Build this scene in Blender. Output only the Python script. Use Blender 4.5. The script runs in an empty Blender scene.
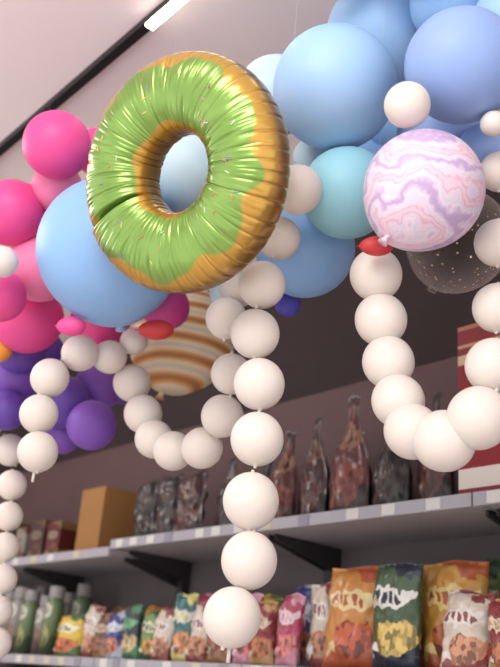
import bpy, math, random
from mathutils import Vector, Matrix, noise
random.seed(7)
scene=bpy.context.scene
scene.view_settings.view_transform='Standard'
scene.view_settings.exposure=0.0
# camera at eye height, looking up towards the garland, rolled 5 degrees
F=Vector((-.7226,.5810,.3746)); R=Vector((.6497,.7559,.0808)); U=Vector((.2362,-.3018,.9237))
cd=bpy.data.cameras.new('camera'); cam=bpy.data.objects.new('camera',cd); scene.collection.objects.link(cam)
m=Matrix((R,U,-F)).transposed().to_4x4(); m.translation=Vector((0,0,1.45)); cam.matrix_world=m
cd.sensor_fit='VERTICAL'; cd.sensor_height=36; cd.lens=48.6
cd.dof.use_dof=True; cd.dof.focus_distance=2.1; cd.dof.aperture_fstop=2.8; cd.clip_start=0.05
scene.camera=cam
CEIL=3.6

def lin(c):
    return tuple(((v/255)/12.92 if v/255<=0.04045 else ((v/255+0.055)/1.055)**2.4) for v in c)+(1,)
def mat(name,c,rough=.5,metal=0,sss=0,coat=0,bump=0,bscale=20,vary=0,emit=0):
    m=bpy.data.materials.new(name); m.use_nodes=True; nt=m.node_tree; b=nt.nodes['Principled BSDF']
    b.inputs['Base Color'].default_value=lin(c); b.inputs['Roughness'].default_value=rough; b.inputs['Metallic'].default_value=metal
    b.inputs['Coat Weight'].default_value=coat; b.inputs['Coat Roughness'].default_value=.25
    if sss:
        b.inputs['Subsurface Weight'].default_value=sss; b.inputs['Subsurface Scale'].default_value=.05
    if emit:
        b.inputs['Emission Color'].default_value=lin(c); b.inputs['Emission Strength'].default_value=emit
    tc=nt.nodes.new('ShaderNodeTexCoord')
    no=nt.nodes.new('ShaderNodeTexNoise'); no.inputs['Scale'].default_value=bscale; nt.links.new(tc.outputs['Object'],no.inputs['Vector'])
    if vary:
        mx=nt.nodes.new('ShaderNodeMix'); mx.data_type='RGBA'; l=lin(c)
        mx.inputs[6].default_value=tuple(v*(1-vary) for v in l[:3])+(1,); mx.inputs[7].default_value=tuple(min(1,v*(1+vary)) for v in l[:3])+(1,)
        nt.links.new(no.outputs['Fac'],mx.inputs[0]); nt.links.new(mx.outputs[2],b.inputs['Base Color'])
    if bump:
        bp=nt.nodes.new('ShaderNodeBump'); bp.inputs['Strength'].default_value=bump; bp.inputs['Distance'].default_value=.01
        nt.links.new(no.outputs['Fac'],bp.inputs['Height']); nt.links.new(bp.outputs['Normal'],b.inputs['Normal'])
    return m
def meshobj(name,vs,fs,mats,smooth=True,parent=None,mi=None):
    me=bpy.data.meshes.new(name); me.from_pydata([tuple(v) for v in vs],[],fs); me.update()
    for mm in mats: me.materials.append(mm)
    if smooth: me.polygons.foreach_set('use_smooth',[True]*len(me.polygons))
    if mi: me.polygons.foreach_set('material_index',mi)
    o=bpy.data.objects.new(name,me); scene.collection.objects.link(o)
    if parent: o.parent=parent
    return o
def boxgeo(vs,fs,x0,x1,y0,y1,z0,z1):
    n=len(vs)
    for x in(x0,x1):
        for y in(y0,y1):
            for z in(z0,z1): vs.append(Vector((x,y,z)))
    for f in((0,1,3,2),(4,6,7,5),(0,4,5,1),(2,3,7,6),(0,2,6,4),(1,5,7,3)): fs.append(tuple(n+i for i in f))
def box(name,x0,x1,y0,y1,z0,z1,m,parent=None):
    vs=[];fs=[];boxgeo(vs,fs,x0,x1,y0,y1,z0,z1); return meshobj(name,vs,fs,[m],False,parent)

# ---------- room ----------
box('ceiling',-7.5,2.0,-2.5,2.85,CEIL,3.7,mat('ceiling_paint',(250,238,237),.8,vary=.02,bscale=2))
box('floor',-7.5,2.0,-2.5,2.85,-.1,0,mat('floor_tile',(228,218,214),.35,vary=.06,bscale=3))
box('wall_back',-7.5,2.0,2.75,2.85,0,CEIL,mat('wall_paint_brown',(44,29,29),.8,vary=.15,bscale=3))
box('wall_left',-7.6,-7.5,-2.5,2.85,0,CEIL,mat('wall_paint_pink',(200,178,176),.8,vary=.04,bscale=3))
box('trim_1',-7.5,2.0,2.7,2.75,2.07,2.76,mat('wall_panel_brown',(90,67,66),.7,vary=.15,bscale=4))
tr=bpy.data.objects.new('track_light',None); scene.collection.objects.link(tr)
tm=mat('track_black',(14,13,14),.5)
box('rail',-7.0,1.5,1.205,1.24,3.57,3.6,tm,tr)
box('lamp',-2.22,-.9,1.207,1.238,3.556,3.57,mat('lamp_glow',(255,246,230),.5,emit=9),tr)

# ---------- balloons ----------
def revolve(vs,fs,center,axis,prof,seg=40):
    axis=Vector(axis).normalized(); q=axis.to_track_quat('Z','Y').to_matrix()
    n=len(vs)
    for (rr,z) in prof:
        for k in range(seg):
            a=2*math.pi*k/seg
            vs.append(Vector(center)+q@Vector((rr*math.cos(a),rr*math.sin(a),z)))
    for i in range(len(prof)-1):
        for k in range(seg):
            a=n+i*seg+k;b=n+i*seg+(k+1)%seg; fs.append((a,b,b+seg,a+seg))
def prof_balloon(r):
    pr=[]; N=30
    for i in range(N):
        t=math.pi*i/N
        z=r*math.cos(t); rad=r*math.sin(t)
        if z<0: z*=1+.12*(-math.cos(t))**3
        pr.append((max(rad,.0001),z))
    pr+= [(r*.05,-r*1.12),(r*.035,-r*1.15),(r*.06,-r*1.19),(r*.05,-r*1.21),(r*.09,-r*1.26),(.0001,-r*1.25)]
    return pr
def latex(name,c,sss=.2,rough=.5): return mat(name,c,rough,0,sss,0,vary=.03,bscale=6)
def balloon(name,m,x,y,z,r,axis=None):
    if axis is None:
        axis=Vector((.6,-.45,-.25))+Vector((random.uniform(-.6,.6),random.uniform(-.6,.6),random.uniform(-.3,.6)))
    vs=[];fs=[]; revolve(vs,fs,(0,0,0),axis,prof_balloon(r/1000),48)
    o=meshobj(name,vs,fs,[m]); o.location=(x/1000,y/1000,z/1000)
    return o
blueA=latex('latex_sky_blue',(158,194,230)); blueB=latex('latex_blue',(138,180,226)); peri=latex('latex_periwinkle',(140,166,216))
cyan=latex('latex_aqua',(146,202,216)); pale=latex('latex_pale_aqua',(194,218,226)); hot=latex('latex_hot_pink',(228,76,146)); pk=latex('latex_pink',(234,126,168))
pur=latex('latex_purple',(126,82,180)); vio=latex('latex_violet',(98,66,162)); white=latex('latex_white',(222,212,203)); red=latex('latex_red',(190,52,52))
ora=latex('latex_orange',(240,160,60)); mag=latex('latex_magenta',(200,66,142)); navy=latex('latex_royal',(76,72,176))
for a in [(blueA,-1373,1311,2909,158),(blueA,-1440,1560,3270,168),(peri,-1024,1372,2820,130),(blueB,-1170,1541,3210,120),(blueB,-1651,1496,2618,139),
          (blueB,-2004,1089,2570,202),(peri,-1256,1588,2837,115),(peri,-1112,1580,2728,72),(blueA,-1010,1560,3067,96),(blueB,-1350,1200,3363,150),
          (blueA,-1120,1330,3290,140),(blueB,-1538,1727,3100,90),(blueB,-1675,1768,2985,130)]: balloon('blue_balloon',*a)
for a in [(cyan,-1404,1403,2653,117),(pale,-1668,1360,3064,116),(pale,-1899,1244,2851,122),(pale,-1859,1395,2508,48),(pale,-1579,1435,2853,53),(pale,-1922,1480,3054,110)]: balloon('aqua_balloon',*a)
for a in [(hot,-2112,925,2882,98),(hot,-2197,1099,2982,75),(pk,-2230,1002,2822,76),(hot,-2329,920,2738,100),(pk,-2357,1052,2613,104),(hot,-2560,1133,2530,116),
          (hot,-2323,932,2466,75),(hot,-2442,1331,2550,98),(mag,-2097,1351,2517,72),(pk,-2543,1059,2910,73),(hot,-2545,923,2642,93),(hot,-2480,1225,2862,105)]: balloon('pink_balloon',*a)
for a in [(pur,-2539,1413,2236,82),(vio,-2708,1393,2342,90),(pur,-2712,1507,2426,85),(vio,-2725,1202,2471,78),(pur,-2805,1233,2404,86),(vio,-2754,1208,2273,67),
          (pur,-2831,1462,2265,71),(vio,-2797,1329,2536,64),(vio,-2737,1623,2464,59),(navy,-1788,1568,2512,38)]: balloon('purple_balloon',*a)
balloon('orange_balloon',ora,-2631,1092,2422,39)
for a in [(-1071,1241,2665,50),(-984,1430,2673,29),(-2163,854,2493,44),(-1430,1261,2608,61)]: balloon('white_balloon',white,*a)
sx=Vector((.65,.757,.08)).normalized()
for nm,mm,x,y,z,r,k in [('red_balloon',red,-1246,1350,2425,23,1.6),('red_balloon',red,-1972,1254,2375,28,1.7),('pink_balloon',hot,-2080,1051,2347,27,1.4)]:
    o=balloon(nm,mm,x,y,z,r,axis=sx)
    for v in o.data.vertices: v.co+=sx*v.co.dot(sx)*(k-1)
def wavemat(name,rough,sc,dist,det,ramp,dscale=1.2):
    m=bpy.data.materials.new(name); m.use_nodes=True; nt=m.node_tree; b=nt.nodes['Principled BSDF']; b.inputs['Roughness'].default_value=rough
    tc=nt.nodes.new('ShaderNodeTexCoord'); w=nt.nodes.new('ShaderNodeTexWave'); w.bands_direction='Z'
    w.inputs['Scale'].default_value=sc;w.inputs['Distortion'].default_value=dist;w.inputs['Detail'].default_value=det;w.inputs['Detail Scale'].default_value=dscale
    r=nt.nodes.new('ShaderNodeValToRGB'); e=r.color_ramp.elements
    e[0].color=lin(ramp[0][1]);e[1].color=lin(ramp[-1][1])
    for pos,c in ramp[1:-1]: x=e.new(pos);x.color=lin(c)
    nt.links.new(tc.outputs['Object'],w.inputs['Vector']);nt.links.new(w.outputs['Fac'],r.inputs[0]);nt.links.new(r.outputs[0],b.inputs['Base Color'])
    return m
mb=balloon('marbled_balloon',wavemat('latex_marble',.45,3.4,11,4,[(0,(184,158,196)),(.12,(208,184,208)),(.35,(228,210,218)),(.55,(206,200,220)),(.75,(226,202,212)),(.9,(214,168,190)),(1,(228,196,208))],2.2),-1091,1324,2498,130,axis=(.3,.4,.8))
balloon('striped_balloon',wavemat('latex_stripes',.5,5.2,.5,1,[(0,(160,108,66)),(.25,(206,148,84)),(.45,(216,174,110)),(.55,(208,192,164)),(.85,(212,198,174)),(1,(200,184,158))]),-2473,1681,2614,190,axis=(.1,.2,1))
m=bpy.data.materials.new('latex_clear'); m.use_nodes=True; nt=m.node_tree; b=nt.nodes['Principled BSDF']
tp=nt.nodes.new('ShaderNodeBsdfTransparent'); tp.inputs[0].default_value=(.95,.93,.92,1); mx=nt.nodes.new('ShaderNodeMixShader'); b.inputs['Roughness'].default_value=.06; b.inputs['Base Color'].default_value=lin((190,176,170))
lw=nt.nodes.new('ShaderNodeLayerWeight'); lw.inputs[0].default_value=.13
nt.links.new(lw.outputs['Facing'],mx.inputs[0]); nt.links.new(tp.outputs[0],mx.inputs[1]); nt.links.new(b.outputs[0],mx.inputs[2]); nt.links.new(mx.outputs[0],nt.nodes['Material Output'].inputs[0])
cb=balloon('confetti_balloon',m,-1271,1680,2585,134,axis=(.2,.3,.8))
vs=[];fs=[]
for i in range(110):
    n=Vector((random.gauss(0,1),random.gauss(0,1),random.gauss(0,1))).normalized(); c=n*.129
    t=n.orthogonal().normalized(); s=n.cross(t); k=len(vs); q=.0032
    vs+=[c+t*q,c+s*q,c-t*q,c-s*q]; fs.append((k,k+1,k+2,k+3))
meshobj('confetti',vs,fs,[mat('confetti_foil',(210,176,140),.3,.3)],False,cb)
nylon=mat('nylon_thread',(200,200,200),.4)
def thread(parent,loc):
    vs=[];fs=[]; revolve(vs,fs,(0,0,0),(0,0,1),[(.0004,0),(.0004,CEIL-loc[2])],8)
    return meshobj('nylon_thread',vs,fs,[nylon],True,parent)

# ---------- balloon chains ----------
def chain(pts,tail=False):
    Q=[Vector(a[:3])/1000 for a in pts]; o=Q[0].copy(); vs=[];fs=[]
    for i,(q,a) in enumerate(zip(Q,pts)):
        rr=a[3]/10000
        A=Q[max(0,i-1)]; B=Q[min(len(Q)-1,i+1)]; ax=(A-B).normalized()
        pr=[(rr*.05,rr*1.12),(rr*.07,rr*1.03)]
        for k in range(1,24):
            t=math.pi*k/24; pr.append((rr*math.sin(t)*.985,rr*math.cos(t)*1.01))
        pr+=[(rr*.07,-rr*1.03),(rr*.05,-rr*1.12)]
        revolve(vs,fs,q-o,ax,pr,36)
    if tail:
        e=Q[-1]-o-Vector((0,0,pts[-1][3]/10000))
        boxgeo(vs,fs,e.x-.003,e.x+.003,e.y-.003,e.y+.003,e.z-.028,e.z+.005)
    ob=meshobj('white_balloon_chain',vs,fs,[white]); ob.location=o
    thread(ob,o)
chain([(-1543,1307,2533,557),(-1557,1276,2395,592),(-1560,1270,2263,603),(-1546,1284,2136,612),(-1535,1282,2000,618),(-1532,1276,1856,633),(-1518,1273,1725,614),(-1523,1243,1604,616)],True)
chain([(-2223,1337,2430,428),(-2257,1282,2369,514),(-2279,1192,2359,551),(-2302,1121,2265,568),(-2303,1107,2152,557),(-2285,1115,2040,574)],True)
chain([(-2369,1338,2412,507),(-2257,1371,2311,581),(-2200,1389,2207,581),(-2147,1404,2125,568),(-2071,1423,2083,569),(-1968,1448,2082,583),(-1880,1440,2157,588),(-1837,1423,2265,560),(-1795,1356,2397,569),(-1800,1391,2495,500)])
chain([(-2897,1209,2263,586),(-2872,1297,2174,551),(-2849,1317,2053,508),(-2834,1319,1947,483),(-2819,1318,1844,475),(-2799,1322,1741,467),(-2785,1318,1642,475),(-2762,1322,1546,467)])
chain([(-1325,1434,2409,633),(-1324,1455,2299,624),(-1311,1470,2194,612),(-1286,1478,2097,609),(-1250,1485,2022,627),(-1179,1505,1994,675),(-1102,1522,2036,675),(-1084,1552,2158,607),(-1075,1560,2296,556),(-1066,1556,2454,547),(-1051,1545,2632,467)])

# ---------- donut ----------
NU,NV=720,120
RR=.189; A_=.095; T_=.078
foldang=math.radians(206)
green=lin((138,172,84)); gd=lin((112,148,62)); gold=lin((196,152,66)); brown=lin((96,62,28))
def surf(u,v):
    cv,sv=math.cos(v),math.sin(v)
    ac=abs(cv)
    wr=noise.noise(Vector((math.cos(u)*9,math.sin(u)*9,1.3 if cv>0 else 8)))*.5+.7
    fr=50 if cv>0 else 30
    ph=u*fr+1.8*math.sin(u*5)+1.1*math.sin(u*11+1)
    crease=(1-abs(math.sin(ph/2)))**5
    env=ac**1.3
    th_=T_*(abs(sv)**.80)
    d=((u-foldang+math.pi)%(2*math.pi))-math.pi
    pinch=1-.42*math.exp(-(d/.03)**2)*(abs(sv)**.5)
    z=th_*pinch-.010*crease*wr*env*abs(sv)**.3
    k1=noise.noise(Vector((math.cos(u)*3,math.sin(u)*3,4)))*.5+.5
    lf=(1-abs(math.sin(u*15+1.6*math.sin(u*3)+.5*math.sin(u*8)+.25*v)))**14
    z-=.0055*lf*k1*1.6*abs(sv)
    q=Vector((math.cos(u),math.sin(u),0))
    z+=.004*noise.noise(q*5+Vector((0,0,v*1.2)))*abs(sv)
    # fine foil crinkle, stretched across the tube
    z+=.0022*noise.noise(q*22+Vector((0,0,v*1.6)))*abs(sv)**.5
    rad=RR+A_*cv
    rad-= .0045*crease*(ac**6)*(1 if cv>0 else -1)
    st=1.0+(.035*math.exp(-max(0,d)/.35) if d>0 else 0)*(max(0,cv))
    return Vector((rad*st*math.cos(u),rad*st*math.sin(u),z*(1 if sv>=0 else -1)))
def mixc(a,b,t): return tuple(a[i]*(1-t)+b[i]*t for i in range(4))
vs=[];fs=[];cols=[]
for i in range(NU):
    u=2*math.pi*i/NU
    for j in range(NV):
        v=2*math.pi*j/NV
        vs.append(surf(u,v))
        lo=.84+.19*math.sin(u*9+1.2*math.sin(u*2))+.06*math.sin(u*17+1)
        hi=math.pi-.62+.08*math.sin(u*6+.8)
        s=min(v-lo,hi-v)/.035; s=max(0,min(1,s*.5+.5))
        if v>math.pi: s=0
        g=mixc(gd,green,.5+.5*noise.noise(Vector((math.cos(u)*4,math.sin(u)*4,v*2))))
        edge=abs(math.cos(v))**30
        cols.append(mixc(mixc(gold,brown,edge*.7),g,s))
for i in range(NU):
    for j in range(NV):
        fs.append((i*NV+j,((i+1)%NU)*NV+j,((i+1)%NU)*NV+(j+1)%NV,i*NV+(j+1)%NV))
fm=bpy.data.materials.new('foil_print'); fm.use_nodes=True; nt=fm.node_tree; b=nt.nodes['Principled BSDF']
at=nt.nodes.new('ShaderNodeAttribute'); at.attribute_name='print'; nt.links.new(at.outputs['Color'],b.inputs['Base Color'])
b.inputs['Metallic'].default_value=.6; b.inputs['Roughness'].default_value=.28; b.inputs['Coat Weight'].default_value=.3; b.inputs['Coat Roughness'].default_value=.15
do=meshobj('donut_foil_balloon',vs,fs,[fm]); ca=do.data.color_attributes.new('print','FLOAT_COLOR','POINT')
ca.data.foreach_set('color',[x for c in cols for x in c])
Nn=Vector((.2428,-.9135,-.3280)).normalized()
Xn=Vector((.9427,.3017,-.1425)); Xn=(Xn-Nn*Xn.dot(Nn)).normalized(); Yn=Nn.cross(Xn)
sc=.985
mm=Matrix((Xn,Yn,Nn)).transposed().to_4x4()@Matrix.Scale(sc,4); mm.translation=Vector((-1.531,.989,2.568)); do.matrix_world=mm
spm=[mat('sprinkle_'+n,c,.35,.2) for n,c in (('pink',(200,124,150)),('yellow',(206,190,104)),('white',(206,208,196)),('orange',(200,134,80)),('lilac',(140,130,184)))]
sv_=[];sf=[];mi=[]
for k in range(34):
    u=random.uniform(0,2*math.pi); v=random.uniform(1.0,2.2); a=random.uniform(0,math.pi)
    c=surf(u,v); du=(surf(u+.01,v)-c).normalized(); dv=(surf(u,v+.01)-c).normalized(); n=du.cross(dv).normalized()
    if n.z<0:n=-n
    t=du*math.cos(a)+dv*math.sin(a); s=n.cross(t); L=.0075;W=.0018
    n0=len(sf); base=len(sv_)
    for i in range(7):
        x=-1+2*i/6; w=math.sqrt(max(0,1-x**4))*W+.0001
        for q in range(8):
            aa=2*math.pi*q/8
            sv_.append(c+t*x*L+s*w*math.cos(aa)+n*(w*.5*math.sin(aa)+.0005))
    for i in range(6):
        for q in range(8): sf.append((base+i*8+q,base+i*8+(q+1)%8,base+(i+1)*8+(q+1)%8,base+(i+1)*8+q))
    mi+= [k%5]*(len(sf)-n0)
meshobj('sprinkles',sv_,sf,spm,True,do,mi)

# ---------- shelving ----------
sh=bpy.data.objects.new('shelving_unit',None); scene.collection.objects.link(sh)
metal=mat('shelf_metal',(170,166,168),.45,.2,vary=.05,bscale=4); dark=mat('bracket_metal',(60,56,58),.5,.4); lipm=mat('price_rail',(164,162,168),.35)
panel=mat('back_panel',(96,88,90),.6,vary=.1,bscale=5)
xs=[-7.4,-6.62,-5.62,-4.62,-3.62,-2.62,-1.62,-.62,.38,1.38]
box('back_panel',-7.4,1.38,2.66,2.695,0,2.07,panel,sh)
vs=[];fs=[]
for x in xs: boxgeo(vs,fs,x-.02,x+.02,2.61,2.66,0,2.09)
meshobj('uprights',vs,fs,[dark],False,sh)
lv=[];lf=[];bv=[];bf=[];rv=[];rf=[];tg=[([],[]),([],[]),([],[])]
for i in range(len(xs)-1):
    for z in (.35,.9,1.555,2.065):
        zz=z-(.03 if (z>2 and i<4) else 0); 
        a,b_=xs[i]+.004,xs[i+1]-.004
        boxgeo(lv,lf,a,b_,2.22,2.66,zz-.025,zz)
        boxgeo(rv,rf,a,b_,2.2,2.22,zz-.035,zz+.006)
        for x in (a+.01,b_-.02):
            n=len(bv); 
            for xx in(x,x+.01):
                bv+= [Vector((xx,2.3,zz-.026)),Vector((xx,2.655,zz-.026)),Vector((xx,2.655,zz-.13)),Vector((xx,2.3,zz-.045))]
            bf+=[(n,n+1,n+2,n+3),(n+4,n+7,n+6,n+5),(n,n+4,n+5,n+1),(n+3,n+2,n+6,n+7),(n,n+3,n+7,n+4),(n+1,n+5,n+6,n+2)]
        x=a+.05
        while x<b_-.1:
            tv,tf=random.choice(tg+tg[:1]); boxgeo(tv,tf,x,x+.055,2.197,2.2,zz-.032,zz+.003); x+=random.uniform(.1,.26)
meshobj('shelves',lv,lf,[metal],False,sh); meshobj('price_rails',rv,rf,[lipm],False,sh); meshobj('brackets',bv,bf,[dark],False,sh)
for (tv,tf),c in zip(tg,((206,204,200),(190,184,158),(140,138,148))): meshobj('price_tags',tv,tf,[mat('tag_paper',c,.6)],False,sh)

# ---------- products ----------
def mute(c,k=.12):
    g=.3*c[0]+.55*c[1]+.15*c[2]
    return tuple(max(0,min(255,(v*(1-k)+g*k)*.94)) for v in c)
def pack(name,base,accent,label,pic,rough=.4,k=.12):
    base,accent,label,pic=map(mute,(base,accent,label,pic))
    m=bpy.data.materials.new(name); m.use_nodes=True; nt=m.node_tree; b=nt.nodes['Principled BSDF']; b.inputs['Roughness'].default_value=rough;b.inputs['Coat Weight'].default_value=.25
    nn=nt.nodes.new; L=nt.links.new
    tc=nn('ShaderNodeTexCoord'); sp=nn('ShaderNodeSeparateXYZ'); L(tc.outputs['Generated'],sp.inputs[0])
    def M(op,a,b_=0,c=0):
        k=nn('ShaderNodeMath');k.operation=op
        for i,v in enumerate((a,b_,c)):
            if isinstance(v,(int,float)): k.inputs[i].default_value=v
            else: L(v,k.inputs[i])
        return k.outputs[0]
    def MX(f,a,c):
        k=nn('ShaderNodeMix');k.data_type='RGBA'; L(f,k.inputs[0])
        for i,v in ((6,a),(7,c)):
            if isinstance(v,tuple): k.inputs[i].default_value=v
            else: L(v,k.inputs[i])
        return k.outputs[2]
    no=nn('ShaderNodeTexNoise'); no.inputs['Scale'].default_value=5; L(tc.outputs['Generated'],no.inputs['Vector'])
    n=M('SUBTRACT',no.outputs['Fac'],.5)
    x=M('ADD',sp.outputs['X'],M('MULTIPLY',n,.2)); z=M('ADD',sp.outputs['Z'],M('MULTIPLY',n,.22))
    def ell(cx,cz,rx,rz,xx=x,z2=z):
        a=M('POWER',M('ABSOLUTE',M('DIVIDE',M('SUBTRACT',xx,cx),rx)),2.5); c=M('POWER',M('ABSOLUTE',M('DIVIDE',M('SUBTRACT',z2,cz),rz)),2.5)
        return M('LESS_THAN',M('ADD',a,c),1)
    col=MX(M('GREATER_THAN',M('ADD',z,M('MULTIPLY',x,.25)),1.05),lin(base),lin(accent))
    col=MX(M('LESS_THAN',M('ADD',z,M('MULTIPLY',x,-.2)),.1),col,lin(accent))
    col=MX(ell(.5,.66,.36,.1),col,lin(label))
    # lettering: upright strokes across the label band
    vo=nn('ShaderNodeTexVoronoi'); vo.inputs['Scale'].default_value=11; L(tc.outputs['Generated'],vo.inputs['Vector'])
    bars=M('GREATER_THAN',M('SINE',M('MULTIPLY',M('ADD',x,M('MULTIPLY',vo.outputs['Distance'],.06)),52)),.0)
    txt=M('MULTIPLY',ell(.5,.66,.3,.06),bars)
    col=MX(txt,col,lin(accent))
    r=nn('ShaderNodeValToRGB'); r.color_ramp.interpolation='CONSTANT'; e=r.color_ramp.elements
    e[0].color=lin(pic);e[1].position=.6;e[1].color=lin(tuple(int(v*.7) for v in pic)); q=e.new(.35); q.color=lin(tuple(min(255,int(v*1.15)+8) for v in pic))
    L(vo.outputs['Color'],r.inputs[0])
    col=MX(ell(.58,.3,.3,.15),col,r.outputs[0])
    col=MX(ell(.22,.2,.13,.04),col,lin(label))
    L(col,b.inputs['Base Color']); return m
def bag(name,m,x,z0,w,h,d=.09,y=2.33,rot=0,point=False,lean=0,tilt=0):
    nu,nv=26,34; vs=[];fs=[]; sd=random.random()*50
    for side in (1,-1):
        for j in range(nv+1):
            v=j/nv
            env=(1-abs(2*v-1)**5)
            if point:
                k=min(1,max(0,(v-.42)/.43)); ww=w*(1-.74*k*k*(3-2*k))
                if v>.9: ww*=1+(v-.9)*4
            else: ww=w*(1-.07*env)
            for i in range(nu+1):
                u=i/nu
                dd=d/2*(max(0,math.sin(math.pi*u))**.6)*max(0,env)**.7*(ww/w)
                if j<2 or j>nv-2: dd=0
                cr=noise.noise(Vector((u*5+sd,v*7,side*3)))*.016+noise.noise(Vector((u*13+sd,v*12,side*3)))*.008
                cr+= .005*math.sin(u*40)*(max(0,abs(2*v-1)-.6)/.4)
                yy=-side*(dd+ (cr*env if 0<i<nu else 0)*(ww/w))
                xo=noise.noise(Vector((sd,v*3,9)))*.014*(1 if j>2 else 0)
                zo=noise.noise(Vector((u*2,sd,3)))*.02*v
                vs.append(Vector(((u-.5)*ww+xo+tilt*v,yy+lean*v,v*h+zo)))
    n=(nu+1)*(nv+1)
    for s in (0,1):
        for j in range(nv):
            for i in range(nu):
                a=s*n+j*(nu+1)+i; f=(a,a+1,a+nu+2,a+nu+1); fs.append(f if s==0 else f[::-1])
    for j in range(nv):
        for i in (0,nu):
            a=j*(nu+1)+i; fs.append((a,a+nu+1,n+a+nu+1,n+a))
    o=meshobj(name,vs,fs,[m]); o.location=(x,y,z0+.001); o.rotation_euler[2]=rot; return o
LZ=1.555
cols_=[('orange_snack',(218,142,58),(190,84,40),(240,216,150),(180,76,40)),('green_chips',(64,92,56),(36,46,64),(232,230,220),(200,170,80)),
('gold_snack',(214,152,60),(190,90,44),(240,210,130),(170,84,44)),('navy_snack',(46,60,68),(60,130,80),(110,180,125),(180,160,110)),
('cream_snack',(220,206,186),(150,70,64),(236,230,220),(190,126,90)),('pink_snack',(190,60,96),(220,150,170),(238,214,220),(204,110,104)),
('yellow_snack',(228,192,60),(90,120,60),(240,232,200),(190,96,50)),('brown_snack',(108,70,54),(160,116,70),(206,186,158),(144,92,60)),
('red_snack',(150,44,46),(200,150,90),(232,214,186),(180,104,64)),('lime_snack',(118,150,70),(50,90,58),(228,226,196),(196,140,70)),('blue_snack',(66,76,150),(190,196,220),(226,226,232),(190,110,80)),('teal_snack',(60,120,120),(220,210,120),(230,232,226),(200,130,80))]
CD={q[0]:q[1:] for q in cols_}
PM={c[0]:pack('pack_'+c[0],*c[1:]) for c in cols_}
for n,x,w,h,y,r in [('orange_snack',-2.22,.25,.34,2.34,.15),('green_chips',-2.0,.22,.33,2.31,-.12),('gold_snack',-1.83,.25,.35,2.4,.12),('cream_snack',-1.70,.17,.24,2.27,.1),
 ('navy_snack',-1.56,.23,.38,2.42,0),('red_snack',-1.56,.15,.2,2.27,-.1),('gold_snack',-1.36,.24,.32,2.3,0),('red_snack',-1.1,.24,.32,2.32,0),('cream_snack',-2.39,.14,.3,2.38,.1),('pink_snack',-2.51,.13,.25,2.31,-.15),('red_snack',-2.64,.13,.24,2.31,.12),('pink_snack',-2.76,.14,.27,2.33,.0),
 ('cream_snack',-3.03,.13,.24,2.31,.1),('teal_snack',-3.16,.14,.27,2.34,.1),('cream_snack',-3.27,.12,.22,2.3,0),('lime_snack',-3.39,.14,.22,2.33,.1),('navy_snack',-3.52,.14,.23,2.32,-.15),('blue_snack',-3.64,.12,.21,2.31,.1),('brown_snack',-3.76,.14,.2,2.32,-.1),('cream_snack',-3.88,.12,.23,2.33,.15),('yellow_snack',-4.03,.2,.2,2.3,.1),
 ('brown_snack',-2.9,.14,.26,2.32,0),('red_snack',-2.3,.2,.33,2.52,0),('gold_snack',-2.08,.22,.35,2.52,0),('lime_snack',-1.84,.22,.38,2.54,0),('blue_snack',-2.6,.2,.32,2.52,0),('yellow_snack',-2.82,.18,.3,2.52,0),
 ('brown_snack',-3.03,.17,.3,2.5,0),('pink_snack',-3.22,.16,.29,2.5,0),('brown_snack',-3.4,.17,.27,2.5,0),('gold_snack',-3.6,.16,.27,2.5,0),('lime_snack',-3.78,.16,.26,2.5,0),('brown_snack',-3.97,.16,.26,2.5,0)]:
    bag('snack_bag',PM[n],x,LZ,w,h*random.uniform(.95,1.05),.12 if w>.15 else .08,y,r,lean=random.uniform(-.01,.03),tilt=random.uniform(-.025,.025))
def jar(x,y,r,h,body,cap,z=LZ):
    vs=[];fs=[]; revolve(vs,fs,(0,0,0),(0,0,1),[(.001,0),(r,0),(r,h*.72),(r*.92,h*.78),(r*.7,h*.82),(r*.7,h*.84)],32); n=len(fs)
    revolve(vs,fs,(0,0,0),(0,0,1),[(r*.78,h*.83),(r*.8,h*.84),(r*.8,h*.98),(r*.74,h),(.001,h)],32)
    o=meshobj('drink_bottle',vs,fs,[body,cap],True,None,[0]*n+[1]*(len(fs)-n)); o.location=(x,y,z+.001)
b1=pack('label_green',(96,120,74),(64,84,52),(200,200,176),(140,146,90)); b2=pack('label_grey',(140,134,128),(90,82,82),(210,204,194),(130,100,84)); capm=mat('cap_plastic',(140,136,134),.4)
for x,y,r,h,b_ in [(-4.24,2.31,.05,.34,b1),(-4.37,2.33,.045,.3,b2),(-4.5,2.31,.05,.33,b1),(-4.64,2.32,.055,.35,b2),(-4.79,2.33,.05,.34,b2),(-4.93,2.31,.05,.3,b1),(-5.08,2.33,.05,.33,b2),(-5.25,2.32,.05,.3,b2),(-5.4,2.32,.05,.3,b2),(-4.3,2.5,.05,.38,b1),(-4.45,2.5,.05,.34,b2),(-4.6,2.5,.05,.38,b2),(-4.75,2.5,.05,.38,b1)]: jar(x,y,r,h,b_,capm)
UZ=2.065
PD=[pack('pack_jerky_%d'%i,*c,rough=.32) for i,c in enumerate([((100,44,38),(62,30,26),(150,100,76),(116,54,42)),((70,38,34),(44,26,24),(120,84,62),(88,50,42)),((42,30,30),(28,20,20),(84,66,54),(56,38,34))])]
for x,w,h,y,k in [(-2.72,.16,.42,2.42,0),(-2.53,.15,.46,2.43,1),(-2.33,.2,.5,2.42,0),(-2.13,.16,.43,2.42,2),(-1.96,.17,.45,2.45,1),(-2.43,.16,.4,2.55,2),(-2.62,.16,.4,2.55,2),(-2.22,.16,.42,2.55,2),(-2.88,.16,.34,2.45,2),(-3.04,.17,.36,2.42,2)]:
    bag('jerky_bag',PD[k],x,UZ,w,h,.1,y,random.uniform(-.3,.3),point=True,tilt=random.uniform(-.03,.05))
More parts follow.
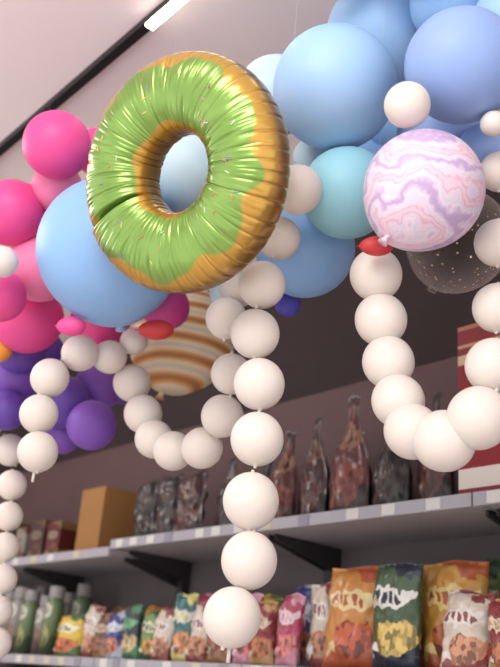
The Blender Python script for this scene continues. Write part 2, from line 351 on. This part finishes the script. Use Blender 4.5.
for x,w,h,k in [(-3.25,.2,.3,1),(-3.42,.17,.32,2),(-3.6,.16,.3,2),(-2.93,.2,.32,None)]:
    bag('snack_bag',PD[k] if k is not None else PM['lime_snack'],x,UZ-(0 if x>-3.62 else .03),w,h,.09,2.36 if k is not None else 2.57,0)
def carton(name,x0,x1,y0,y1,z0,h,m):
    o=box(name,0,x1-x0,0,y1-y0,0,h,m); o.location=(x0,y0,z0+.001)
    bv=o.modifiers.new('b','BEVEL'); bv.width=.003; bv.segments=2
    return o
carton('cardboard_box',-4.12,-3.90,2.3,2.55,UZ-.03,.34,mat('kraft_card',(152,108,58),.7,vary=.08,bscale=8))
UL=UZ-.03
for x0,w,h,n in [(-5.4,.16,.25,'brown_snack'),(-5.2,.18,.22,'red_snack'),(-4.98,.14,.24,'brown_snack'),(-4.8,.12,.2,'cream_snack'),(-4.64,.16,.22,'brown_snack'),(-4.44,.14,.2,'red_snack')]:
    carton('food_box',x0,x0+w,2.3,2.5,UL,h,pack('box_'+n,*[tuple(int(v*.65) for v in c) for c in CD[n]]))
def giftmat():
    m=bpy.data.materials.new('gift_card_red'); m.use_nodes=True; nt=m.node_tree; b=nt.nodes['Principled BSDF']; b.inputs['Roughness'].default_value=.45
    tc=nt.nodes.new('ShaderNodeTexCoord'); sp=nt.nodes.new('ShaderNodeSeparateXYZ'); nt.links.new(tc.outputs['Generated'],sp.inputs[0])
    r=nt.nodes.new('ShaderNodeValToRGB'); r.color_ramp.interpolation='CONSTANT'; e=r.color_ramp.elements
    red_=(132,26,34)
    e[0].color=lin(red_); e[1].position=.97; e[1].color=lin((176,110,84))
    for pos,c in ((.05,(216,208,198)),(.16,red_),(.5,(160,84,62)),(.53,red_),(.76,(206,176,140)),(.82,red_),(.86,(190,150,110)),(.88,red_)): x=e.new(pos);x.color=lin(c)
    nt.links.new(sp.outputs['Z'],r.inputs[0]); nt.links.new(r.outputs[0],b.inputs['Base Color']); return m
gm=giftmat()
carton('gift_box',-1.70,-1.42,2.24,2.5,UZ,.57,gm)
carton('gift_box',-1.36,-1.06,2.26,2.5,UZ,.5,gm)

# ---------- light ----------
def area(name,loc,target,size,power,c=(1,.98,.965)):
    l=bpy.data.lights.new(name,'AREA'); l.energy=power; l.size=size; l.color=c
    o=bpy.data.objects.new(name,l); scene.collection.objects.link(o); o.location=loc
    o.rotation_euler=(Vector(target)-Vector(loc)).to_track_quat('-Z','Y').to_euler()
area('ceiling_light_panel',(-.6,-.6,3.5),(-1.6,1.2,1.8),1.2,58)
area('ceiling_light_panel',(-4.2,.2,3.5),(-3.4,1.6,1.5),1.2,40)
w=bpy.data.worlds.new('world'); scene.world=w; w.use_nodes=True; bg=w.node_tree.nodes['Background']; bg.inputs[0].default_value=(1,.975,.985,1); bg.inputs[1].default_value=1.55
